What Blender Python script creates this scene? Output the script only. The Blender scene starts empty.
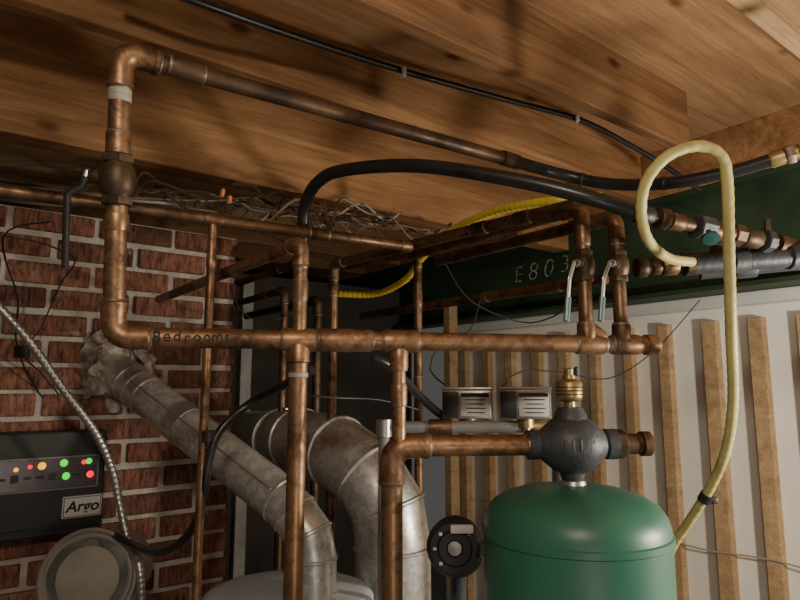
import bpy, bmesh, math, random
from mathutils import Vector, Matrix, noise
random.seed(7)
V=Vector
# ------------------------------------------------------------------ survey frame
CAMZ=1.45; TH=math.radians(8); F=600.0
cs,sn=math.cos(TH),math.sin(TH)
CAM=V((0,0,CAMZ))
D=V((.8,.6,0)); N=V((-.6,.8,0)); Z=V((0,0,1)); YAW=math.atan2(.6,.8)
def ray(px,py):
    u=(px-400)/F; v=(300-py)/F
    return V((u,cs-v*sn,sn+v*cs))
def at(px,py,t): return CAM+ray(px,py)*t
def atN(px,py,n):
    r=ray(px,py); return CAM+r*(n/r.dot(N))
def atD(px,py,d):
    r=ray(px,py); return CAM+r*(d/r.dot(D))
def vert(P,py):
    v=(300-py)/F
    return V((P.x,P.y,CAMZ+P.y*(v*cs+sn)/(cs-v*sn)))
def along(A,B,px):
    u=(px-400)/F
    f=lambda P:P.x-u*(P.y*cs+(P.z-CAMZ)*sn)
    a,b=f(A),f(B); s=a/(a-b)
    return A+(B-A)*s
def G(d,n,z): return D*d+N*n+V((0,0,z))
# ------------------------------------------------------------------ materials
def newmat(name):
    m=bpy.data.materials.new(name); m.use_nodes=True
    nt=m.node_tree; b=nt.nodes['Principled BSDF']
    return m,nt,b
def ramp(nt,stops):
    r=nt.nodes.new('ShaderNodeValToRGB'); e=r.color_ramp.elements
    while len(e)<len(stops): e.new(.5)
    for i,(p,c) in enumerate(stops):
        e[i].position=p; e[i].color=(*c,1)
    return r
def coords(nt,scale=(1,1,1)):
    tc=nt.nodes.new('ShaderNodeTexCoord'); mp=nt.nodes.new('ShaderNodeMapping')
    mp.inputs['Scale'].default_value=scale
    oi=nt.nodes.new('ShaderNodeObjectInfo'); ml=nt.nodes.new('ShaderNodeMath'); ml.operation='MULTIPLY'; ml.inputs[1].default_value=17
    nt.links.new(oi.outputs['Random'],ml.inputs[0]); nt.links.new(ml.outputs[0],mp.inputs['Location'])
    nt.links.new(tc.outputs['Object'],mp.inputs['Vector']); return mp
def nz(nt,mp,scale,detail=4,rough=.55,dist=0):
    n=nt.nodes.new('ShaderNodeTexNoise'); n.inputs['Scale'].default_value=scale
    n.inputs['Detail'].default_value=detail; n.inputs['Roughness'].default_value=rough
    n.inputs['Distortion'].default_value=dist
    nt.links.new(mp.outputs['Vector'],n.inputs['Vector']); return n
def mult(nt,a,b,f):
    mx=nt.nodes.new('ShaderNodeMix'); mx.data_type='RGBA'; mx.blend_type='MULTIPLY'; mx.inputs[0].default_value=f
    nt.links.new(a,mx.inputs[6]); nt.links.new(b,mx.inputs[7]); return mx.outputs[2]
def bump(nt,b,src,strength,dist=.002):
    bp=nt.nodes.new('ShaderNodeBump'); bp.inputs['Strength'].default_value=strength
    bp.inputs['Distance'].default_value=dist
    nt.links.new(src,bp.inputs['Height']); nt.links.new(bp.outputs['Normal'],b.inputs['Normal'])
def noisy(name,stops,scale=8,metal=0,rough=.5,rvar=0,bs=0,bd=.002,mscale=(1,1,1),detail=5,bscale=None,dist=0):
    m,nt,b=newmat(name); mp=coords(nt,mscale)
    n=nz(nt,mp,scale,detail,.6,dist); r=ramp(nt,stops)
    nt.links.new(n.outputs['Fac'],r.inputs['Fac']); nt.links.new(r.outputs['Color'],b.inputs['Base Color'])
    b.inputs['Metallic'].default_value=metal; b.inputs['Roughness'].default_value=rough
    if rvar:
        mr=nt.nodes.new('ShaderNodeMapRange'); mr.inputs['From Min'].default_value=.3; mr.inputs['From Max'].default_value=.7
        mr.inputs['To Min'].default_value=rough-rvar; mr.inputs['To Max'].default_value=rough+rvar
        n2=nz(nt,mp,scale*2.3,3)
        nt.links.new(n2.outputs['Fac'],mr.inputs['Value']); nt.links.new(mr.outputs['Result'],b.inputs['Roughness'])
    if bs:
        n3=nz(nt,mp,bscale or scale*4,4); bump(nt,b,n3.outputs['Fac'],bs,bd)
    return m
def copper(name,dark=0.0):
    k=1-dark
    m,nt,b=newmat(name); L=nt.links.new; mp=coords(nt)
    n=nz(nt,mp,8,7,.7,.8)
    r=ramp(nt,[(.32,(.06*k,.037*k,.025*k)),(.44,(.19*k,.11*k,.064*k)),(.54,(.37*k,.215*k,.12*k)),(.68,(.25*k,.135*k,.072*k))])
    L(n.outputs['Fac'],r.inputs['Fac'])
    n2=nz(nt,mp,45,5,.7); r2=ramp(nt,[(.36,(.3,.3,.3)),(.5,(1,1,1))]); L(n2.outputs['Fac'],r2.inputs['Fac'])
    L(mult(nt,r.outputs['Color'],r2.outputs['Color'],.65),b.inputs['Base Color'])
    b.inputs['Metallic'].default_value=.75
    mr=nt.nodes.new('ShaderNodeMapRange'); mr.inputs['From Min'].default_value=.3; mr.inputs['From Max'].default_value=.6
    mr.inputs['To Min'].default_value=.66; mr.inputs['To Max'].default_value=.38
    L(n.outputs['Fac'],mr.inputs['Value']); L(mr.outputs['Result'],b.inputs['Roughness'])
    bump(nt,b,n2.outputs['Fac'],.12,.001); return m
COP=copper('copper'); COPD=copper('copper_tarnished',.4)
TOPC=noisy('copper_patina',[(.35,(.045,.032,.024)),(.5,(.1,.06,.04)),(.64,(.16,.09,.055)),(.76,(.1,.16,.13))],scale=10,metal=.6,rough=.5,rvar=.1)
SOLD=noisy('solder',[(.3,(.12,.095,.07)),(.7,(.3,.24,.18))],scale=30,metal=.6,rough=.5)
BRNZ=noisy('bronze_dark',[(.3,(.04,.03,.02)),(.7,(.14,.095,.055))],scale=25,metal=.7,rough=.5,bs=.3)
BRASS=noisy('brass',[(.3,(.24,.17,.08)),(.7,(.5,.38,.18))],scale=20,metal=.85,rough=.42)
STEEL=noisy('steel',[(.3,(.4,.4,.39)),(.7,(.62,.61,.58))],scale=20,metal=.85,rough=.36)
IRON=noisy('cast_iron_black',[(.3,(.03,.034,.042)),(.7,(.08,.086,.1))],scale=20,metal=.3,rough=.5,bs=.5,bscale=120)
RUB=noisy('black_rubber',[(.3,(.01,.01,.011)),(.7,(.028,.028,.03))],scale=12,rough=.33)
BLK=noisy('black_paint',[(.3,(.012,.012,.012)),(.7,(.03,.028,.026))],scale=12,rough=.5)
YEL=noisy('yellow_hose',[(.3,(.4,.34,.12)),(.7,(.6,.53,.22))],scale=14,rough=.5)
YEL2=noisy('yellow_jacket',[(.3,(.65,.5,.04)),(.7,(.8,.65,.08))],scale=12,rough=.4)
TEAL=noisy('teal_plastic',[(.3,(.015,.08,.075)),(.7,(.03,.14,.125))],scale=12,rough=.5)
WHT=noisy('white_label',[(.3,(.55,.55,.52)),(.7,(.7,.69,.65))],scale=12,rough=.5)
BRIGHT=noisy('bright_underside_white',[(.3,(.68,.68,.66)),(.7,(.8,.8,.77))],scale=6,rough=.6)  # whitish colour stands in for the brightly lit underside
GRYP=noisy('grey_paint',[(.3,(.16,.16,.155)),(.7,(.28,.27,.255))],scale=12,rough=.5)
HEAT=noisy('enamel_bluewhite',[(.3,(.42,.5,.56)),(.7,(.6,.66,.7))],scale=6,rough=.35)
PLAST=noisy('furnace_cement',[(.3,(.1,.08,.065)),(.5,(.36,.31,.25)),(.7,(.6,.55,.47))],scale=30,rough=.95,bs=1,bd=.01,bscale=60)
DISC=noisy('dusty_metal',[(.3,(.26,.24,.2)),(.7,(.42,.39,.34))],scale=9,metal=.3,rough=.6)
GREEN=noisy('tank_green',[(.3,(.025,.125,.085)),(.7,(.04,.165,.112))],scale=3,rough=.4,rvar=.06,bs=.05,bscale=20)
GBEAM=noisy('green_steel_paint',[(.3,(.014,.034,.018)),(.7,(.035,.07,.034))],scale=5,rough=.6,bs=.2,bscale=20)
CHALK=noisy('chalk',[(.42,(.07,.1,.07)),(.58,(.5,.5,.46))],scale=90,rough=.9)
INK=noisy('ink',[(.3,(.006,.006,.007)),(.7,(.01,.01,.01))],scale=12,rough=.7)
CONC=noisy('concrete',[(.3,(.13,.125,.12)),(.7,(.25,.24,.22))],scale=4,rough=.9,bs=.4,bscale=40)
PANEL=noisy('insulation_panel',[(.3,(.8,.77,.7)),(.7,(.88,.86,.8))],scale=3,rough=.7,bs=.3,bscale=8,bd=.01)
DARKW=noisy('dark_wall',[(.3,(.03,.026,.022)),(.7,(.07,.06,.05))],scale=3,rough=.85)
MORT=noisy('mortar',[(.3,(.28,.25,.21)),(.7,(.56,.52,.46))],scale=14,rough=.95,bs=1,bd=.006,bscale=90)
ORN=noisy('wire_nut_orange',[(.3,(.6,.2,.06)),(.7,(.75,.3,.1))],scale=12,rough=.5)
SHEATH=noisy('cable_sheath',[(.3,(.06,.04,.03)),(.7,(.2,.13,.08))],scale=12,rough=.5)
NM=noisy('white_cable_sheath',[(.3,(.3,.27,.22)),(.7,(.42,.39,.33))],scale=12,rough=.5)
def galv():
    m,nt,b=newmat('galvanised_steel'); mp=coords(nt)
    vo=nt.nodes.new('ShaderNodeTexVoronoi'); vo.inputs['Scale'].default_value=90
    nt.links.new(mp.outputs['Vector'],vo.inputs['Vector'])
    r=ramp(nt,[(.2,(.5,.5,.49)),(.8,(.7,.69,.66))])
    nt.links.new(vo.outputs['Color'],r.inputs['Fac'])
    n=nz(nt,mp,6,4); r2=ramp(nt,[(.35,(.65,.63,.6)),(.6,(1,1,1))]); nt.links.new(n.outputs['Fac'],r2.inputs['Fac'])
    nt.links.new(mult(nt,r.outputs['Color'],r2.outputs['Color'],.5),b.inputs['Base Color'])
    b.inputs['Metallic'].default_value=.6; b.inputs['Roughness'].default_value=.36
    return m
GALV=galv()
def wood(name,c0,c1,c2,scale=1.0,knots=True,rough=.8,blot=.5,kn=1.0):
    m,nt,b=newmat(name); L=nt.links.new
    mp=coords(nt,(.9*scale,11*scale,11*scale)); n=nz(nt,mp,1.6,7,.62,1.1)
    r=ramp(nt,[(.3,c0),(.5,c1),(.7,c2)]); L(n.outputs['Fac'],r.inputs['Fac'])
    mp3=coords(nt,(4,130,130)); n3=nz(nt,mp3,1,4,.7)
    r3=ramp(nt,[(.35,(.45,.4,.35)),(.6,(1,1,1))]); L(n3.outputs['Fac'],r3.inputs['Fac'])
    col=mult(nt,r.outputs['Color'],r3.outputs['Color'],.45)
    mpb=coords(nt,(1.2,2.5,2.5)); nb=nz(nt,mpb,1.5,5,.65); rb=ramp(nt,[(.35,(.5,.44,.4)),(.62,(1.1,1.1,1.1))]); L(nb.outputs['Fac'],rb.inputs['Fac'])
    col=mult(nt,col,rb.outputs['Color'],blot)
    if knots:
        mp2=coords(nt,(2.6,5.5,5.5)); vo=nt.nodes.new('ShaderNodeTexVoronoi'); vo.inputs['Scale'].default_value=1.3
        L(mp2.outputs['Vector'],vo.inputs['Vector'])
        r2=ramp(nt,[(.05*kn,(.12,.06,.03)),(.085*kn,(.5,.35,.24)),(.14*kn,(1,1,1))]); L(vo.outputs['Distance'],r2.inputs['Fac'])
        col=mult(nt,col,r2.outputs['Color'],.85)
    L(col,b.inputs['Base Color']); b.inputs['Roughness'].default_value=rough
    bump(nt,b,n3.outputs['Fac'],.3,.002); return m
WOOD=wood('fir_joist',(.24,.115,.045),(.39,.2,.085),(.5,.29,.14))
WOODB=wood('fir_joist_dark',(.15,.07,.027),(.25,.125,.052),(.34,.185,.085))  # darker fir tone, sets these joists apart from the others
WOODG=wood('girder_fir',(.26,.125,.048),(.42,.215,.09),(.54,.31,.15))
WOODL=wood('pine_light',(.42,.27,.14),(.56,.38,.21),(.66,.47,.29),knots=False)
PLY=wood('plywood',(.3,.16,.075),(.41,.235,.115),(.5,.31,.165),scale=.6)
def brickmat():
    m,nt,b=newmat('rough_brick'); L=nt.links.new
    g=nt.nodes.new('ShaderNodeNewGeometry'); mp=coords(nt)
    r=ramp(nt,[(0,(.17,.075,.052)),(.5,(.28,.115,.075)),(1,(.36,.17,.115))]); L(g.outputs['Random Per Island'],r.inputs['Fac'])
    mv=coords(nt,(4,4,1)); n=nz(nt,mv,22,6,.75); r2=ramp(nt,[(.36,(.22,.18,.17)),(.5,(.8,.8,.8)),(.66,(1.5,1.5,1.5))]); L(n.outputs['Fac'],r2.inputs['Fac'])
    col=mult(nt,r.outputs['Color'],r2.outputs['Color'],.95)
    nm=nz(nt,mp,12,6,.75); rm=ramp(nt,[(.6,(0,0,0)),(.68,(.7,.7,.7))]); L(nm.outputs['Fac'],rm.inputs['Fac'])
    mx=nt.nodes.new('ShaderNodeMix'); mx.data_type='RGBA'; L(rm.outputs['Color'],mx.inputs[0]); L(col,mx.inputs[6]); mx.inputs[7].default_value=(.4,.36,.31,1)
    L(mx.outputs[2],b.inputs['Base Color'])
    b.inputs['Roughness'].default_value=.9
    bump(nt,b,n.outputs['Fac'],1,.012); return m
BRICK=brickmat()
def emis(name,c,s):
    m,nt,b=newmat(name); b.inputs['Base Color'].default_value=(*c,1)
    b.inputs['Emission Color'].default_value=(*c,1); b.inputs['Emission Strength'].default_value=s; return m
# ------------------------------------------------------------------ mesh builder
def fillet(pts,R,seg=8):
    out=[pts[0]]
    for i in range(1,len(pts)-1):
        a,p,c=pts[i-1],pts[i],pts[i+1]
        u=(a-p); w=(c-p); lu,lw=u.length,w.length; u=u/lu; w=w/lw
        ang=u.angle(w)
        if ang>math.pi-.05 or ang<.05: out.append(p); continue
        tl=min(R/math.tan(ang/2),lu*.45,lw*.45); r=tl*math.tan(ang/2)
        bis=(u+w).normalized(); cen=p+bis*(r/math.sin(ang/2))
        s=(p+u*tl-cen); e=(p+w*tl-cen); om=s.angle(e)
        for k in range(seg+1):
            f=k/seg; out.append(cen+s*(math.sin((1-f)*om)/math.sin(om))+e*(math.sin(f*om)/math.sin(om)))
    out.append(pts[-1]); return out
def spline(pts,step=.012):
    P=[pts[0]*2-pts[1]]+list(pts)+[pts[-1]*2-pts[-2]]; out=[]
    for i in range(1,len(P)-2):
        a,b,c,d=P[i-1:i+3]; n=max(2,int((c-b).length/step))
        for k in range(n):
            t=k/n
            out.append(.5*((2*b)+(c-a)*t+(2*a-5*b+4*c-d)*t*t+(3*b-a-3*c+d)*t**3))
    out.append(pts[-1]); return out
class O:
    def __init__(s,name,*mats):
        s.name=name; s.mats=list(mats); s.bm=bmesh.new()
    def mi(s,m):
        if m not in s.mats: s.mats.append(m)
        return s.mats.index(m)
    def rings(s,rings,m,closed=False,caps=True):
        vs=[[s.bm.verts.new(p) for p in r] for r in rings]; k=s.mi(m); n=len(vs[0])
        for i in range(len(vs)-1):
            for j in range(n):
                f=s.bm.faces.new((vs[i][j],vs[i][(j+1)%n],vs[i+1][(j+1)%n],vs[i+1][j])); f.material_index=k
        if caps:
            for r in (vs[0][::-1],vs[-1]):
                f=s.bm.faces.new(r); f.material_index=k
    def tube(s,pts,r,m,seg=16,flat=1.0):
        q=[pts[0]]
        for p in pts[1:]:
            if (p-q[-1]).length>1e-5: q.append(p)
        pts=q
        T=[]
        for i in range(len(pts)):
            a=pts[max(0,i-1)]; b=pts[min(len(pts)-1,i+1)]; T.append((b-a).normalized())
        ref=Z if abs(T[0].z)<.9 else V((1,0,0))
        u=(ref-T[0]*ref.dot(T[0])).normalized(); R=[]
        for i,p in enumerate(pts):
            if i: u=(u-T[i]*u.dot(T[i])).normalized()
            w=T[i].cross(u); rr=r(i) if callable(r) else r
            R.append([p+(u*math.cos(2*math.pi*j/seg)+w*math.sin(2*math.pi*j/seg)*flat)*rr for j in range(seg)])
        s.rings(R,m)
    def lathe(s,c,axis,prof,m,seg=32,wob=0):
        ax=axis.normalized(); ref=Z if abs(ax.z)<.9 else V((1,0,0))
        u=(ref-ax*ref.dot(ax)).normalized(); w=ax.cross(u); R=[]
        for a,r in prof:
            r=max(r,1e-4); ring=[]
            for j in range(seg):
                an=2*math.pi*j/seg; p=c+ax*a+(u*math.cos(an)+w*math.sin(an))*r
                if wob: p=p+V((noise.noise(p*25),noise.noise(p*25+V((9,9,9))),noise.noise(p*25+V((5,1,3)))))*wob+V((noise.noise(p*80),noise.noise(p*80+V((9,9,9))),noise.noise(p*80+V((5,1,3)))))*wob*.4
                ring.append(p)
            R.append(ring)
        s.rings(R,m)
    def coup(s,c,axis,L,r,m,ring=None,k=1.16):
        h=L/2
        s.lathe(c,axis,[(-h,r*1.0),(-h,r*k*.97),(-h+.002,r*k),(h-.002,r*k),(h,r*k*.97),(h,r*1.0)],m,20)
        if ring:
            for g in (-1,1):
                s.lathe(c+axis.normalized()*(g*h),axis,[(-.004,r*1.01),(-.0015,r*1.09),(.0015,r*1.09),(.004,r*1.01)],ring,20)
    def hexn(s,c,axis,L,r,m,seg=6):
        h=L/2; s.lathe(c,axis,[(-h,r*.9),(-h+.002,r),(h-.002,r),(h,r*.9)],m,seg)
    def route(s,pts,r,m,bend=None,fit=True,ring=None):
        ring=ring or SOLD; bend=bend or r*2.0
        s.tube(fillet(pts,bend),r,m)
        if fit:
            for i in range(1,len(pts)-1):
                p=pts[i]; a=(pts[i-1]-p).normalized(); b=(pts[i+1]-p).normalized()
                if a.angle(b)>2.8: continue
                L=r*3.4; s.tube(fillet([p+a*L,p,p+b*L],bend),r*1.17,m)
                for w in (a,b): s.lathe(p+w*L,w,[(-.006,r*1.18),(-.006,r*1.24),(0,r*1.24),(.001,r*1.1),(.004,r*1.02)],m,20); s.lathe(p+w*(L+.002),w,[(-.001,r*1.01),(0,r*1.1),(.003,r*1.01)],ring,20)
    def box(s,c,sz,m,X=V((1,0,0)),Y=V((0,1,0)),Zx=Z,bev=0):
        k=s.mi(m); vs=[]
        for i in (-.5,.5):
            for j in (-.5,.5):
                for l in (-.5,.5): vs.append(s.bm.verts.new(c+X*(i*sz[0])+Y*(j*sz[1])+Zx*(l*sz[2])))
        fs=[]
        for q in ((0,1,3,2),(4,6,7,5),(0,4,5,1),(2,3,7,6),(0,2,6,4),(1,5,7,3)):
            f=s.bm.faces.new([vs[a] for a in q]); f.material_index=k; fs.append(f)
        if bev:
            es=list({e for f in fs for e in f.edges})
            bmesh.ops.bevel(s.bm,geom=es,offset=bev,segments=2,affect='EDGES',profile=.5,material=k)
    def end(s,yaw=False,parent=None,smooth=True):
        bm=s.bm; bmesh.ops.recalc_face_normals(bm,faces=bm.faces)
        R=Matrix.Rotation(-YAW,4,'Z') if yaw else Matrix.Identity(4)
        for v in bm.verts: v.co=R@v.co
        lo=V([min(v.co[i] for v in bm.verts) for i in range(3)]); hi=V([max(v.co[i] for v in bm.verts) for i in range(3)])
        c=(lo+hi)/2
        for v in bm.verts: v.co-=c
        me=bpy.data.meshes.new(s.name); bm.to_mesh(me); bm.free()
        for m in s.mats: me.materials.append(m)
        if smooth:
            me.shade_smooth(); me.set_sharp_from_angle(angle=.75)
        ob=bpy.data.objects.new(s.name,me); bpy.context.scene.collection.objects.link(ob)
        ob.matrix_world=(Matrix.Rotation(YAW,4,'Z') if yaw else Matrix.Identity(4))@Matrix.Translation(c)
        if parent:
            mw=ob.matrix_world.copy(); ob.parent=parent; ob.matrix_parent_inverse=parent.matrix_world.inverted(); ob.matrix_world=mw
        return ob
def gbox(name,d0,d1,n0,n1,z0,z1,m,bev=0,parent=None):
    o=O(name,m); o.box(G((d0+d1)/2,(n0+n1)/2,CAMZ+(z0+z1)/2),(d1-d0,n1-n0,z1-z0),m,D,N,Z,bev); return o.end(yaw=True,smooth=False,parent=parent)
def text(name,body,size,P,X,Y,mat,parent,ext=.0003,off=0,shear=0,space=1):
    cu=bpy.data.curves.new(name,'FONT'); cu.body=body; cu.size=size; cu.extrude=ext; cu.align_x='CENTER'; cu.align_y='CENTER'
    cu.offset=off; cu.shear=shear; cu.space_character=space
    cu.materials.append(mat); ob=bpy.data.objects.new(name,cu); bpy.context.scene.collection.objects.link(ob)
    X=X.normalized(); Y=(Y-X*Y.dot(X)).normalized(); W=X.cross(Y)
    M=Matrix((X,Y,W)).transposed().to_4x4(); M.translation=P
    bpy.context.view_layer.update()
    ob.parent=parent; ob.matrix_parent_inverse=parent.matrix_world.inverted(); ob.matrix_basis=M
    return ob
def scrawl(body,size,P,X,Y,mat,parent,pitch,**kw):
    X=X.normalized(); n=len(body)
    for i,ch in enumerate(body):
        a=random.uniform(-.16,.16); Xr=(X*math.cos(a)+Y*math.sin(a)); Yr=(Y*math.cos(a)-X*math.sin(a))
        text('letter',ch,size*random.uniform(.92,1.1),P+X*((i-(n-1)/2)*pitch)+Y*random.uniform(-.05,.05)*size,Xr,Yr,mat,parent,**kw)
# ------------------------------------------------------------------ shell
o=O('floor',CONC); o.box(V((.5,1.5,-.05)),(9,9,.1),CONC); o.end()
gbox('ceiling',-3,3.2,-2.5,4.5,.95,.975,PLY)
gbox('ceiling_joist',-2.2,2.25,.45,.488,.752,.95,WOODL,.002)
gbox('ceiling_joist',-2.2,1.866,.92,.958,.752,.95,WOODB,.003)
gbox('ceiling_joist',-2.2,2.25,1.32,1.358,.752,.95,WOOD,.003)
gbox('girder_beam',-2.2,2.25,1.70,1.78,.614,.95,WOODG,.003)
gbox('soffit_board',-2.0,.95,1.785,2.2,.64,.66,WOODL,.002)
for n in (2.2,2.6,3.0,3.4): gbox('ceiling_joist',-2.2,2.25,n,n+.038,.752,.95,WOODB,.003)
gbox('rim_joist',2.26,2.30,-2.4,4.2,.755,.95,WOOD,.002)
b=O('steel_i_beam',GBEAM)
for (d0,d1,z0,z1) in ((2.26,2.40,.735,.752),(2.26,2.40,.348,.366),(2.325,2.337,.36,.74)):
    b.box(G((d0+d1)/2,.85,CAMZ+(z0+z1)/2),(d1-d0,6.5,z1-z0),GBEAM,D,N,Z,.002)
beam=b.end(yaw=True,smooth=False)
P=atD(540,270,2.322); scrawl('E803',.13,P,-N+Z*.06,Z,CHALK,beam,.098,off=-.0028,shear=.15)
WD=2.42
gbox('wall_right',WD+.04,WD+.08,-2.4,2.75,-CAMZ,.345,PANEL)
o=O('wall_stud_framing',WOODL)
n=-2.2
while n<2.7:
    w=.046+random.uniform(-.006,.01)
    o.box(G(WD+.018,n+random.uniform(-.012,.012),CAMZ+(.30-CAMZ)/2),(.042,w,.30+CAMZ-.1),WOODL,D,N,Z,.002)
    n+=.178
furr=o.end(smooth=False)
gbox('bright_underside_strip_1',WD-.03,WD+.04,-2.4,2.75,.30,.345,BRIGHT,.002)  # strip painted whitish as the bright underside along the wall top
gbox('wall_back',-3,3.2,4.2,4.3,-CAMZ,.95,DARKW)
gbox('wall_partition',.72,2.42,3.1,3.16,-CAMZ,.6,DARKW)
o=O('wall_cable',NM)
for zz in (-.62,-.9):
    o.tube(spline([G(WD-.012,k*.25-1.5,CAMZ+zz-.015*((k%2))) for k in range(17)],.05),.0032,NM,8)
o.end()
# brick chimney
CH=1.79
cor=atN(232,400,CH).dot(D)
o=O('brick_chimney',MORT,BRICK)
d0=-1.6; ztop=.455+CAMZ
o.box(G((d0+cor)/2,CH+.26,ztop/2),(cor-d0-.012,.51,ztop),MORT,D,N,Z)
z=ztop-.003; row=0
while z>.07:
    zc=z-.028; x=cor; first=True
    while x>d0:
        L=.192 if not(first and row%2) else .09
        L+=random.uniform(-.004,.002)
        w=random.uniform(-.003,.003); x0=x-L
        tilt=random.uniform(-.008,.008)
        Dx=(D+Z*tilt).normalized(); Zx=(Z-D*tilt).normalized()
        o.box(G((x+x0)/2,CH+.026+w,zc+random.uniform(-.0015,.0015)),(L,.06,.054+random.uniform(-.003,.002)),BRICK,Dx,N,Zx,.0045)
        x=x0-.014+random.uniform(-.002,.002); first=False
    y=CH+.1 if row%2==0 else CH+.2
    while y<CH+.5:
        o.box(G(cor-.025,y+.09,zc),(.06,.18,.054),BRICK,D,N,Z,.004); y+=.195
    z-=.068; row+=1
chim=o.end(yaw=True,smooth=False)
# ------------------------------------------------------------------ main copper
r1=.0155
A=at(113,337,.9); hz=A.z
B=ray(655,345); B=CAM+B*((hz-CAMZ)/B.z)
main=lambda px:along(A,B,px)
ax=(B-A).normalized()
T0=at(121,52,.9); rt=ray(510,160); T1=CAM+rt*((T0.z-CAMZ)/rt.z)
o=O('copper_supply_pipe',COP)
o.route([T0+D*.05,T0,A,B],r1,COP,bend=.03)
for px in (336,400): o.coup(main(px),ax,.055,r1,COP,SOLD,1.22)
for px in (356,590,625): o.coup(main(px),ax,.05,r1,COP,SOLD,1.18)
o.lathe(B,ax,[(-.02,r1*1.2),(0,r1*1.2),(.004,r1)],COP,20)
dv=(A-T0).normalized()
for py,L,rg in ((150,.05,SOLD),(222,.025,None)):
    f=(py-52)/(337-52); o.coup(T0+(A-T0)*f,dv,L,r1,COP,rg)
for py in (93,98): o.lathe(T0+(A-T0)*((py-52)/285),dv,[(-.006,r1),(-.004,r1*1.08),(.004,r1*1.08),(.006,r1)],NM,20)
sup=o.end()
pt=main(196)
scrawl('Bedrooms',.0225,pt+V((0,-r1-.0018,.001)),ax,Z,INK,sup,.0145)
o=O('copper_overhead_pipe',TOPC)
o.tube([T0+D*.04,T1],r1*.92,TOPC); o.coup(T0+(T1-T0)*.12,D,.05,r1*.92,TOPC,SOLD); o.coup(T1,D,.05,r1*.92,BRNZ)
o.end()
def ball_valve(P,axis,hd,lever,bm_,lm,gm=None,sc=1.0,rp=r1):
    o=O('ball_valve',bm_); ax_=axis.normalized()
    o.lathe(P,ax_,[(-.032*sc,rp),(-.032*sc,.019*sc),(-.022*sc,.0195*sc),(-.018*sc,.023*sc),(-.006*sc,.025*sc),(.006*sc,.025*sc),(.018*sc,.023*sc),(.022*sc,.0195*sc),(.032*sc,.019*sc),(.032*sc,rp)],bm_,24)
    for g in (-1,1): o.hexn(P+ax_*(g*.03*sc),ax_,.014*sc,.0225*sc,bm_)
    h=hd.normalized(); o.lathe(P,h,[(.015,.012*sc),(.03*sc,.012*sc),(.032*sc,.008*sc),(.045*sc,.007*sc),(.047*sc,.001)],bm_,16)
    o.hexn(P+h*.042*sc,h,.006,.0095*sc,STEEL)
    o.tube(fillet(lever,.008),.0055*sc,lm,10,.6)
    if gm:
        a,b=lever[-2],lever[-1]; o.tube([a+(b-a)*.45,b+(b-a)*.04],.007*sc,gm,10,.55)
    return o.end()
f=(180-52)/285; VP_=T0+(A-T0)*f
tv=.9
ball_valve(VP_,dv,V((-1,-.1,.15)),[at(86,168,tv-.005),at(82,186,tv-.005),at(67,194,tv-.01),at(65,268,tv-.01)],BRNZ,BLK,None,1.05)
def vpipe(name,P,top,bot,r,m,coups=(),extra=None):
    o=O(name,m); a=vert(P,top) if top is not None else P; b_=vert(P,bot) if bot is not None else V((P.x,P.y,0.0))
    o.tube([a,b_],r,m)
    for py,L in coups: o.coup(vert(P,py),Z,L,r,m,SOLD)
    return o.end()
P=main(299)
o=O('copper_riser_pipe',COP)
top=vert(P,243)
o.route([top+N*.82,top,P],r1*.72,COP)
o.tube([P-Z*.03,V((P.x,P.y,0))],r1*.95,COP)
o.lathe(P,-Z,[(.0,r1*.9),(.01,r1*1.15),(.035,r1*1.15),(.037,r1)],COP,20); o.coup(P,ax,.05,r1,COP,SOLD,1.2)
o.coup(vert(P,290),Z,.03,r1*.72,COP,SOLD)
o.lathe(vert(P,375),Z,[(-.004,r1*.95),(-.003,r1*1.03),(.003,r1*1.03),(.004,r1*.95)],NM,20)
o.end()
Q1=main(587); Q2=main(622)
for Q,tp in ((Q1,208),(Q2,217)):
    o=O('copper_riser_pipe',COPD); a=vert(Q,tp)
    o.route([a+N*.5,a,Q],r1*.8,COPD)
    o.coup(Q+Z*.02,Z,.03,r1*.9,COPD,SOLD)
    o.coup(vert(Q,236),Z,.03,r1*.8,COPD,SOLD)
    o.end()
    pv=vert(Q,266)
    pxv=400+F*(pv.x)/(pv.y*cs+(pv.z-CAMZ)*sn); tt=(pv.y*cs+(pv.z-CAMZ)*sn)
    ball_valve(pv,Z,V((-.6,-.8,0)),[pv+V((-.027,-.036,0)),at(pxv-14,278,tt-.05),at(pxv-17,320,tt-.05)],BRNZ,STEEL,TEAL,.78,r1*.8)
o=O('copper_branch_fitting',COP); a=main(602)
o.route([Q1+Z*.035+V((0,-.002,0)),a+Z*.012-V((0,.004,0)),a],r1*.7,COP,fit=False); o.end()
e1=at(572,206,1.1); rr=ray(334,264); e0=CAM+rr*((e1.z-CAMZ)/rr.z)
o=O('copper_return_pipe',COPD)
o.route([e1,e0,V((e0.x,e0.y,0))],.0125,COPD)
for k in (.15,.3,.62): o.coup(e1+(e0-e1)*k,e0-e1,.035,.0125,COPD,SOLD)
for py in (290,430): o.coup(vert(e0,py),Z,.03,.0125,COPD,SOLD)
o.end()
g1=at(606,279,1.33); rr=ray(362,316); g0=CAM+rr*((g1.z-CAMZ)/rr.z)
o=O('copper_return_pipe',COPD); o.tube([g0,g1],.0125,COPD)
for k in (.3,.6,.85): o.coup(g0+(g1-g0)*k,g1-g0,.04,.0125,COPD,SOLD)
o.end()
o=O('copper_return_pipe',COPD); g2=at(520,232,1.6); rr=ray(340,268); g3=CAM+rr*((g2.z-CAMZ)/rr.z); o.tube([g3,g2],.0125,COPD); o.coup(g3.lerp(g2,.5),g2-g3,.04,.0125,COPD,SOLD); o.end()
l0=at(-60,182,.95); rr=ray(405,246); l1=CAM+rr*((l0.z-CAMZ)/rr.z)
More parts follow.
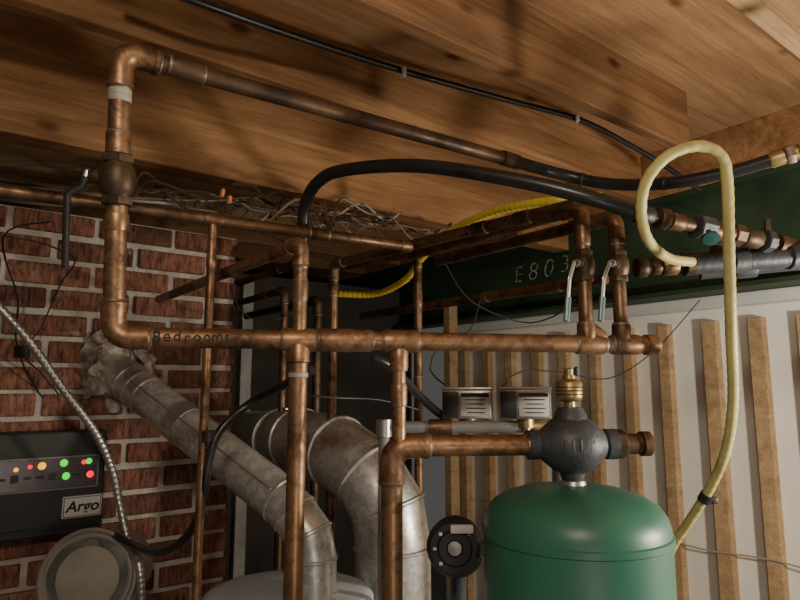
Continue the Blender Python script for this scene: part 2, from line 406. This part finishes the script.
o=O('copper_branch_pipe',COPD); o.tube([l0,l1],.0115,COPD); o.coup(l0.lerp(l1,.75),l1-l0,.04,.0115,COPD,SOLD); o.coup(l1,l1-l0,.03,.0115,COPD)
p=along(l0,l1,213); o.coup(p,l1-l0,.035,.0115,COPD)
o.tube([p,V((p.x,p.y,0))],.0082,COP); o.coup(vert(p,262),Z,.02,.0082,COP); o.end()
for (px,py,t,m,r) in ((300,262,1.75,COPD,.012),(285,290,1.9,COPD,.012),(318,300,2.0,BRNZ,.014)):
    a=at(px,py,t); o=O('background_copper_pipe',m); o.route([a-Z*(a.z) ,a,a+N*.6],r,m); o.coup(a+N*.15,N,.04,r,m,SOLD); o.end()
Pk=at(418,300,1.65); vpipe('copper_drop_pipe',Pk,258,None,.0115,COPD,((262,.03),(300,.03),(385,.04)))
tm=.97
C0=at(392,446,tm)
C1=at(535,449,tm+.02); C1.z=C0.z
o=O('copper_header_pipe',COP); R2=.0172
o.route([V((C0.x,C0.y,0)),C0,C1],R2,COP,bend=.035)
o.coup(C1,C1-C0,.03,R2,COP)
P=main(399); o.tube([P,V((P.x,P.y,C0.z-.01)) ],r1*.72,COP); o.coup(P-Z*.03,Z,.03,r1*.85,COP,SOLD); o.coup(vert(P,395),Z,.03,r1*.75,COP,SOLD)
o.end()
hx=(C1-C0).normalized(); SC=C1+hx*.062
o=O('air_separator',IRON)
o.lathe(SC,hx,[(-.075,.016),(-.075,.024),(-.058,.024),(-.056,.021),(-.045,.03),(-.03,.042),(-.012,.049),(.012,.049),(.03,.042),(.045,.03),(.056,.021),(.058,.025),(.075,.025),(.075,.016)],IRON,32)
o.lathe(SC,Z,[(.03,.03),(.05,.026),(.056,.022),(.06,.021)],IRON,24)
o.lathe(SC,-Z,[(.03,.026),(.055,.018),(.06,.016),(.065,.016)],IRON,24)
for k in (-.022,-.01,.002,.014,.025): o.box(SC+hx*k+V((0,-.0485+abs(k)*.25,.003)),(.004,.006,.02-abs(k)*.2),IRON,hx,V((0,1,0)),Z,.001)
sep=o.end()
o=O('air_vent',BRASS); q=SC+Z*.058
o.lathe(q,Z,[(0,.009),(.012,.009),(.012,.014),(.016,.02),(.021,.0215),(.043,.0215),(.047,.0185),(.05,.011),(.056,.0105),(.056,.0075),(.066,.0075),(.068,.002)],BRASS,28)
for k in range(3): o.lathe(q+Z*(.024+k*.006),Z,[(-.001,.0215),(0,.0222),(.001,.0215)],BRNZ,28)
o.lathe(q+Z*.058+V((.013,0,-.004)),Z,[(0,.004),(.014,.004),(.016,.002)],BLK,12); o.end()
o=O('brass_outlet_fitting',BRASS); q=SC+hx*.09
o.hexn(q-hx*.008,hx,.016,.024,BRNZ,8); o.lathe(q,hx,[(0,.017),(.03,.017),(.03,.0205),(.044,.0205),(.046,.017)],COPD,24)
o.end()
zt=vert(SC,484).z
o=O('expansion_tank',GREEN); RT=.147
prof=[(0,.001),(.0,.02),(-.003,.05),(-.009,.085),(-.018,.112),(-.030,.132),(-.044,.142),(-.058,.146),(-.068,RT),(-.070,RT+.003),(-.079,RT+.003),(-.081,RT),(-.30,RT),(-.305,RT+.003),(-.31,RT),(-.35,.14),(-.375,.1),(-.385,.03),(-.386,.001)]
o.lathe(V((SC.x,SC.y,zt)),Z,prof,GREEN,64)
o.lathe(V((SC.x,SC.y,zt)),Z,[(-.002,.022),(.006,.02),(.006,.012),(SC.z-.05-zt,.012)],STEEL,20)
o.end()
# ------------------------------------------------------------------ flues
W1=atN(112,368,CH); E1=at(307,520,1.27)
o=O('flue_pipe',GALV); rf=.05
dirf=(E1-W1).normalized()
path=[W1,E1-dirf*.08]+[E1-dirf*.04+V((.001,0,-.008)),E1+V((.006,0,-.03)),E1+V((.014,0,-.075)),V((E1.x+.016,E1.y,.98))]
o.tube(path,rf,GALV,36)
for q,d_ in ((path[1],dirf),(path[2],(path[3]-path[2])),(path[3],(path[4]-path[2])),(path[4],-Z)):
    o.lathe(q,d_,[(-.004,rf),(-.002,rf+.0025),(.002,rf+.0025),(.004,rf)],GALV,36)
for k in (.09,.13,.17): o.lathe(W1+dirf*k,dirf,[(-.005,rf),(-.002,rf+.0028),(.002,rf+.0028),(.005,rf)],GALV,36)
o.lathe(W1+dirf*.32,dirf,[(-.02,rf),(-.02,rf+.002),(.02,rf+.002),(.02,rf)],STEEL,36)
o.tube([W1+dirf*.1-V((0,rf,0))*.93+Z*.02,E1-dirf*.1-V((0,rf,0))*.93+Z*.02],.003,STEEL,6)
o.end()
o=O('flue_cement_collar',PLAST)
o.lathe(W1+D*.01,-N,[(-.03,.105),(.0,.106),(.012,.098),(.022,.085),(.036,.075),(.046,.064),(.05,.052),(.03,.045)],PLAST,80,wob=.03); o.end()
o=O('boiler_flue_duct',GALV); rb=.092
pp=[at(250,436,2.25),at(300,441,1.75),at(338,452,1.58),at(368,474,1.5),at(388,508,1.47)]
pp.append(V((pp[-1].x+.012,pp[-1].y,pp[-1].z-.09))); pp.append(V((pp[-1].x,pp[-1].y,.74)))
o.tube(pp,rb,GALV,48)
for i in range(1,6):
    d_=(pp[i+1]-pp[i-1]).normalized(); o.lathe(pp[i],d_,[(-.006,rb*.99),(-.002,rb+.004),(.002,rb+.004),(.006,rb*.99)],GALV,48)
q=pp[0].lerp(pp[1],.65); d_=(pp[1]-pp[0]).normalized(); o.lathe(q,d_,[(-.03,rb),(-.03,rb+.005),(.03,rb+.005),(.03,rb)],GALV,48)
o.end()
o=O('boiler_jacket',GRYP); o.box(V((.14,1.6,.37)),(.44,.5,.74),GRYP,bev=.01); o.box(V((.14,1.345,.45)),(.36,.015,.4),BLK,bev=.004); o.end()
o=O('water_heater',HEAT); wc=V((path[-1].x-.06,path[-1].y+.04,0))
o.lathe(wc,Z,[(0,.17),(.02,.18),(.97,.18),(.975,.184),(.998,.184),(1.004,.178),(1.008,.16),(1.012,.06),(1.012,.001)],HEAT,64); o.end()
# ------------------------------------------------------------------ hoses
o=O('black_flexible_hose',RUB)
o.tube(spline([at(303,262,1.34),at(303,235,1.32),at(305,205,1.3),at(318,182,1.26),at(345,170,1.2),at(420,166,1.1),at(520,181,1.03),at(590,198,1.0),at(640,214,1.0)]),.0128,RUB,16); o.end()
o=O('black_flexible_hose',RUB)
pts=spline([T1-D*.01,at(560,174,1.38),at(610,184,1.34),at(670,183,1.26),at(730,172,1.2),at(772,160,1.16)]); o.tube(pts,.0135,RUB,16)
for k in range(15,len(pts)-5,14): o.lathe(pts[k],pts[k+1]-pts[k],[(-.005,.0135),(-.003,.0148),(.003,.0148),(.005,.0135)],BLK,16)
o.end()
o=O('brass_hose_union',BRASS); a=at(772,160,1.16); b_=at(860,132,1.1); x=(b_-a).normalized()
o.lathe(a,x,[(-.005,.014),(0,.016),(.02,.016),(.022,.0135),(.2,.0135)],BRASS,20); o.hexn(a+x*.03,x,.016,.019,SOLD)
for k in range(5): o.lathe(a+x*(.045+k*.006),x,[(-.002,.0135),(0,.0155),(.002,.0135)],BRASS,20)
o.end()
o=O('black_cable',RUB)
o.tube(spline([at(120,-28,1.12),at(195,1,1.2),at(300,38,1.38),at(400,70,1.58),at(500,98,1.75),at(580,120,1.9),at(630,145,2.0),at(665,166,2.05),at(700,190,2.1)],.03),.0085,RUB,10)
for (px,py,t) in ((404,72,1.57),(577,119,1.88)): o.box(at(px,py,t),(.012,.018,.022),WHT,bev=.002)
o.end()
o=O('yellow_water_hose',YEL)
yp=spline([at(692,262,1.08),at(668,258,1.05),at(648,240,1.0),at(641,210,.98),at(647,180,.96),at(668,156,.95),at(698,146,.95),at(720,155,.95),at(727,180,.96),at(729,250,.98),at(731,330,1.0),at(733,400,1.05),at(726,450,1.1),at(710,488,1.15),at(690,520,1.2),at(670,552,1.25),at(655,600,1.3),at(650,680,1.3)],.0045)
o.tube(yp,lambda i:.009*(1+.04*math.sin(i*1.6)),YEL,14)
a=at(706,497,1.16); o.lathe(a,at(700,507,1.17)-a,[(-.008,.009),(-.008,.0125),(.01,.0125),(.01,.009)],BLK,14); o.box(a+V((.014,-.004,-.006)),(.012,.008,.012),BLK,bev=.002)
o.end()
o=O('yellow_gas_line',YEL2)
yp=spline([at(335,294,1.9),at(375,294,1.85),at(405,280,1.75),at(422,258,1.65),at(450,232,1.55),at(490,213,1.4),at(530,204,1.3),at(565,200,1.25),at(600,196,1.3)],.004)
o.tube(yp,lambda i:.0098*(1+.06*math.sin(i*1.6)),YEL2,14); o.end()
a=at(640,214,1.0); b_=at(800,249,1.14); x=(b_-a).normalized()
o=O('boiler_feed_valve',BRNZ); o.tube([a-x*.01,b_+x*.3],.0115,BRNZ,16)
for k,L,r,m in ((.02,.03,.0165,BLK),(.12,.02,.019,BRNZ),(.2,.03,.015,COPD),(.36,.035,.022,IRON),(.46,.05,.0175,COPD),(.56,.025,.021,BRNZ),(.66,.04,.018,BRNZ),(.76,.02,.022,IRON),(.88,.04,.018,COPD)):
    (o.coup(a.lerp(b_,k),x,L,r,m,None,1) if m==COPD else o.hexn(a.lerp(b_,k),x,L,r,m,8))
o.lathe(a.lerp(b_,.4),V((-.2,-.5,-.6)),[(0,.012),(.025,.011),(.026,.014),(.031,.014),(.032,.008)],TEAL,10)
o.box(a.lerp(b_,.76)+V((0,-.01,.025)),(.01,.008,.03),BRNZ,bev=.002)
o.end()
a=at(636,268,1.12); b_=at(800,256,1.12); x=(b_-a).normalized()
o=O('iron_feed_pipe',BRNZ); o.tube([a,b_+x*.3],.013,BRNZ,16)
for k,L,r,m in ((.03,.02,.019,BRNZ),(.12,.02,.016,BRNZ),(.2,.03,.019,COPD),(.32,.02,.022,BRNZ),(.42,.06,.021,IRON),(.62,.03,.025,IRON),(.8,.08,.02,IRON),(.97,.03,.024,IRON)): o.hexn(a.lerp(b_,k),x,L,r,m,10)
o.lathe(a.lerp(b_,.5),Z,[(0,.012),(.03,.012),(.032,.016),(.04,.016)],BRNZ,12)
o.end()
o=O('iron_feed_pipe',IRON); o.tube([at(700,272,1.3),at(800,262,1.25),at(900,250,1.2)],.017,IRON,16); o.coup(at(745,268,1.28),at(800,262,1.25)-at(700,272,1.3),.04,.017,IRON,None,1.3); o.end()
# ------------------------------------------------------------------ electrical
def flex(name,pts,r,m,amp=.1,step=.0035,k=1.7):
    o=O(name,m); o.tube(spline(pts,step),lambda i:r*(1+amp*math.sin(i*k)),m,12); return o.end()
flex('flexible_metal_conduit',[at(-30,280,1.2),at(0,308,1.22),at(30,342,1.25),at(62,388,1.3),at(95,432,1.35),at(112,470,1.38),at(120,505,1.38),at(128,540,1.36),at(140,570,1.3),at(142,640,1.3)],.0085,STEEL,.12)
flex('flexible_metal_conduit',[at(12,524,1.5),at(13,560,1.5),at(12,640,1.5),at(14,720,1.5)],.018,STEEL,.12,.006)
flex('flexible_metal_conduit',[at(484,552,1.1),at(490,575,1.1),at(489,610,1.1),at(480,700,1.1)],.009,STEEL,.12)
o=O('black_power_cable',RUB)
o.tube(spline([at(312,370,1.02),at(290,382,1.08),at(255,400,1.15),at(222,428,1.12),at(209,460,1.1),at(203,500,1.1),at(188,535,1.15),at(160,552,1.22),at(135,546,1.3),at(112,534,1.36),at(95,530,1.42)]),.008,RUB,12)
for (px,py,t) in ((209,436,1.11),(200,522,1.12)): o.lathe(at(px,py,t),Z,[(-.01,.01),(-.01,.014),(.01,.014),(.01,.01)],BLK,12)
o.end()
o=O('black_power_cable',RUB)
o.tube(spline([at(372,358,1.12),at(390,366,1.14),at(408,384,1.2),at(428,404,1.28),at(447,420,1.34)]),.009,RUB,12); o.end()
o=O('control_wiring',RUB)
for w in ([(50,222,1.2),(18,226,1.2),(3,238,1.2),(6,262,1.25),(18,300,1.3),(16,340,1.4),(30,380,1.5),(48,405,1.55),(52,430,1.55)],
          [(-20,232,1.2),(30,240,1.25),(60,250,1.3),(75,262,1.4),(60,285,1.5),(40,330,1.5),(22,352,1.45),(40,372,1.5),(60,396,1.5)],
          [(0,185,1.2),(60,196,1.3),(120,206,1.5),(200,214,1.7),(260,232,1.9),(330,262,2.1)],
          [(300,395,1.1),(340,398,1.2),(380,400,1.25),(420,410,1.3)],
          [(230,285,1.6),(240,310,1.6),(265,322,1.7),(300,310,1.8)],
          [(445,385,1.36),(430,370,1.4),(440,345,1.4),(470,330,1.45),(480,300,1.5)],
          [(500,390,1.33),(520,372,1.4),(560,372,1.7),(610,378,1.95),(655,350,2.1),(700,300,2.2)],
          [(440,255,1.5),(470,300,1.6),(520,322,1.7),(550,318,1.6),(575,300,1.3)]):
    o.tube(spline([at(*q) for q in w],.03),.002,BLK,6)
o.box(at(22,352,1.42),(.03,.02,.03),BLK,bev=.003)
o.end()
o=O('cable_tangle',SHEATH)
for i in range(38):
    x0=random.uniform(100,350); x1=x0+random.uniform(50,190); t0=random.uniform(1.45,1.8); m=random.choice([SHEATH,BLK,SHEATH,NM,BRNZ,ORN if i%9==0 else SHEATH])
    q=[]; amp=random.choice([5,10,20]); n_=random.randint(5,9)
    for k in range(n_):
        f=k/(n_-1); x=x0+(x1-x0)*f+random.uniform(-8,8); y=184+.14*(x-100)+random.uniform(-amp,amp)
        q.append(at(x,y,t0+f*.3+random.uniform(-.03,.03)))
    o.tube(spline(q,.015),random.choice([.0018,.0025,.0035]),m,6)
for (px,py) in ((222,196),(229,203)): o.lathe(at(px,py,1.42),V((.3,-.5,1)),[(0,.006),(.015,.005),(.018,.003)],ORN,10)
for i in range(4): o.tube(spline([at(-20,186+i*4,1.5+.04*i),at(60,190+i*5,1.55+.04*i),at(110,196+i*3,1.6+.03*i),at(180,200+i*4,1.75)],.02),.005,NM if i%2 else SHEATH,8)
o.end()
n1=CH-.075
br=atN(101,530,n1); tr_=atN(101,430,n1); dR=br.dot(D); zB=br.z; zT=tr_.z; wB=.42
emp=O('boiler_control_panel',BLK)
emp.box(G(dR-wB/2,CH-.036,(zB+zT)/2),(wB,.074,zT-zB),BLK,D,N,Z,.005)
zw=(atN(60,458,n1).z+atN(60,488,n1).z)/2; hw=atN(60,458,n1).z-atN(60,488,n1).z
PUR=noisy('smoked_window_reflection',[(.3,(.07,.055,.07)),(.7,(.12,.09,.11))],scale=8,rough=.25)  # grey-lilac reflection on the window is put into its colour
emp.box(G(dR-wB/2,n1-.001,zw+.0),(wB-.03,.006,hw+.008),GRYP,D,N,Z,.001)
emp.box(G(dR-wB/2,n1-.003,zw),(wB-.04,.006,hw),PUR,D,N,Z,.001)
emp.box(G(dR-wB/2,n1-.002,zB+.02),(wB,.008,.004),BLK,D,N,Z)
for k in range(14): emp.box(G(dR-.04-k*.026,n1-.0062,zw-.006),(.016,.001,.006+.012*(k%3==0)),BLK,D,N,Z)
LY=emis('led_amber',(1,.4,.01),1.6); LG=emis('led_green',(.02,1,.03),1.1); LR=emis('led_red',(1,.005,.03),1.6)
for (px,py,m,s) in ((42,466,LY,1.2),(64,463,LG,1.2),(66,476,LG,1.2),(89,461,LG,1),(90,474,LR,1.2),(16,470,LY,.7),(30,467,LR,.7),(84,462,LR,.8)):
    emp.lathe(atN(px,py,n1-.006),-N,[(0,.0075*s),(.003,.0065*s),(.006,.001)],m,12)
panel=emp.end(yaw=True,smooth=False)
lc=atN(82,506,n1-.001); lb=O('label',WHT); lb.box(lc,(.088,.004,.052),WHT,D,N,Z,.003); lb.box(lc-N*.002,(.082,.002,.046),BLK,D,N,Z); lb.box(lc-N*.003,(.079,.002,.043),WHT,D,N,Z); lb.end(yaw=True,smooth=False,parent=panel)
text('label_text','Argo',.036,lc-N*.0048,D,Z,INK,panel,off=.0008,shear=.2)
o=O('electrical_connector',STEEL); q=G(dR-.25,CH-.04,zT+.02); o.lathe(q-Z*.02,Z,[(0,.02),(.02,.02),(.02,.016),(.045,.016)],STEEL,16); o.end()
q=at(88,578,1.32)
o=O('barometric_damper',DISC); fd=V((.12,-1,.15)).normalized()
o.lathe(q,fd,[(-.2,.085),(-.03,.085),(-.03,.1),(-.004,.104),(.006,.104),(.009,.099),(.004,.093),(.002,.092),(.004,.04),(.006,.001)],DISC,56)
o.lathe(q,fd,[(.003,.088),(.0062,.087),(.0062,.085),(.003,.084)],GRYP,56)
o.tube([q-fd*.1,V((q.x-fd.x*.1,q.y+.1,0))],.08,GALV,36); o.end()
c0=at(384,427,1.3); c1=at(556,427,1.3); o=O('boiler_piping_manifold',GRYP)
o.tube([c0,c1],.013,GRYP,16); o.lathe(c0,Z,[(-.02,.018),(.016,.018),(.018,.012)],STEEL,20); o.tube([V((c0.x,c0.y,.7)),c0],.012,GRYP,12); o.tube([V((c1.x,c1.y,.7)),c1],.012,GRYP,12)
o.tube([at(418,400,1.63),at(418,430,1.4)],.01,COPD,12)
o.coup(at(440,427,1.3),V((1,0,0)),.05,.013,COPD,None,1.3)
o.coup(at(540,427,1.3),V((1,0,0)),.04,.013,BRASS,None,1.4); o.end()
for px,t in ((468,1.33),(525,1.3)):
    q=at(px,404,t); o=O('zone_valve',STEEL); X=V((.98,-.2,0)).normalized(); Y=V((.2,.98,0)).normalized()
    o.box(q,(.108,.06,.062),STEEL,X,Y,Z,.003); o.box(q-Y*.032+X*.018,(.062,.003,.05),WHT,X,Y,Z,.001)
    o.box(q-Y*.034-X*.034,(.034,.01,.055),BLK,X,Y,Z,.002); o.box(q+Z*.034,(.112,.064,.006),STEEL,X,Y,Z,.002)
    o.box(q-Y*.0342+X*.018+Z*.02,(.06,.001,.008),BLK,X,Y,Z)
    for k in range(4): o.box(q-Y*.0345+X*.02+Z*(.01-k*.009),(.044-.008*(k%2),.001,.0018),INK,X,Y,Z)
    o.lathe(q-Z*.03,-Z,[(0,.018),(.02,.018),(.02,.012),(.03,.012)],BRASS,16); o.end()
q=at(455,548,1.15); o=O('circulator_pump',BLK); fd=V((-.15,-1,.1)).normalized()
o.lathe(q,fd,[(-.14,.03),(-.12,.045),(-.05,.045),(-.045,.055),(-.01,.056),(0,.05),(.006,.046),(.006,.034),(.012,.03),(.012,.016),(.006,.014),(.006,.001)],BLK,36)
o.lathe(q,fd,[(.004,.014),(.009,.013),(.01,.001)],STEEL,20)
for k in range(8):
    an=k*math.pi/4; o.box(q+fd*.007+V((math.cos(an)*.038,0,math.sin(an)*.038)),(.006,.004,.006),STEEL)
o.box(q+V((.012,-.014,.038)),(.044,.01,.016),WHT,bev=.003); o.box(q+V((.06,-.0,-.002)),(.03,.05,.03),STEEL,bev=.004)
o.tube([q-fd*.13,V((q.x,q.y+.15,.4))],.018,IRON,16); o.end()
for px,t,w,m in ((241,2.55,.05,GRYP),(452,3.2,.06,WOODL)):
    q=at(px,450,t); o=O('wall_post',m); o.box(V((q.x,q.y,.95)),(w,.05,1.9),m,D,N,Z,.003); o.end(smooth=False)
# ------------------------------------------------------------------ lights
def light(name,P,e,c,size):
    l=bpy.data.lights.new(name,'POINT'); l.energy=e; l.color=c; l.shadow_soft_size=size
    ob=bpy.data.objects.new(name,l); ob.location=P; bpy.context.scene.collection.objects.link(ob)
light('bulb_near',V((.05,-.35,2.0)),30,(1,.88,.7),.05)
light('bulb_wall',G(1.5,-.1,1.3),62,(1,.9,.74),.05)
light('fill_low',V((.35,-.2,1.0)),7,(1,.9,.78),.1)  # added low fill light, no bulb known at this spot
w=bpy.data.worlds.new('World'); bpy.context.scene.world=w; w.use_nodes=True
w.node_tree.nodes['Background'].inputs[0].default_value=(.85,.8,.75,1); w.node_tree.nodes['Background'].inputs[1].default_value=.09
cd=bpy.data.cameras.new('Camera'); cd.lens=27; cd.sensor_width=36; cd.clip_start=.02
co=bpy.data.objects.new('Camera',cd); co.location=CAM; co.rotation_euler=(math.radians(90)+TH,0,0)
bpy.context.scene.collection.objects.link(co); bpy.context.scene.camera=co
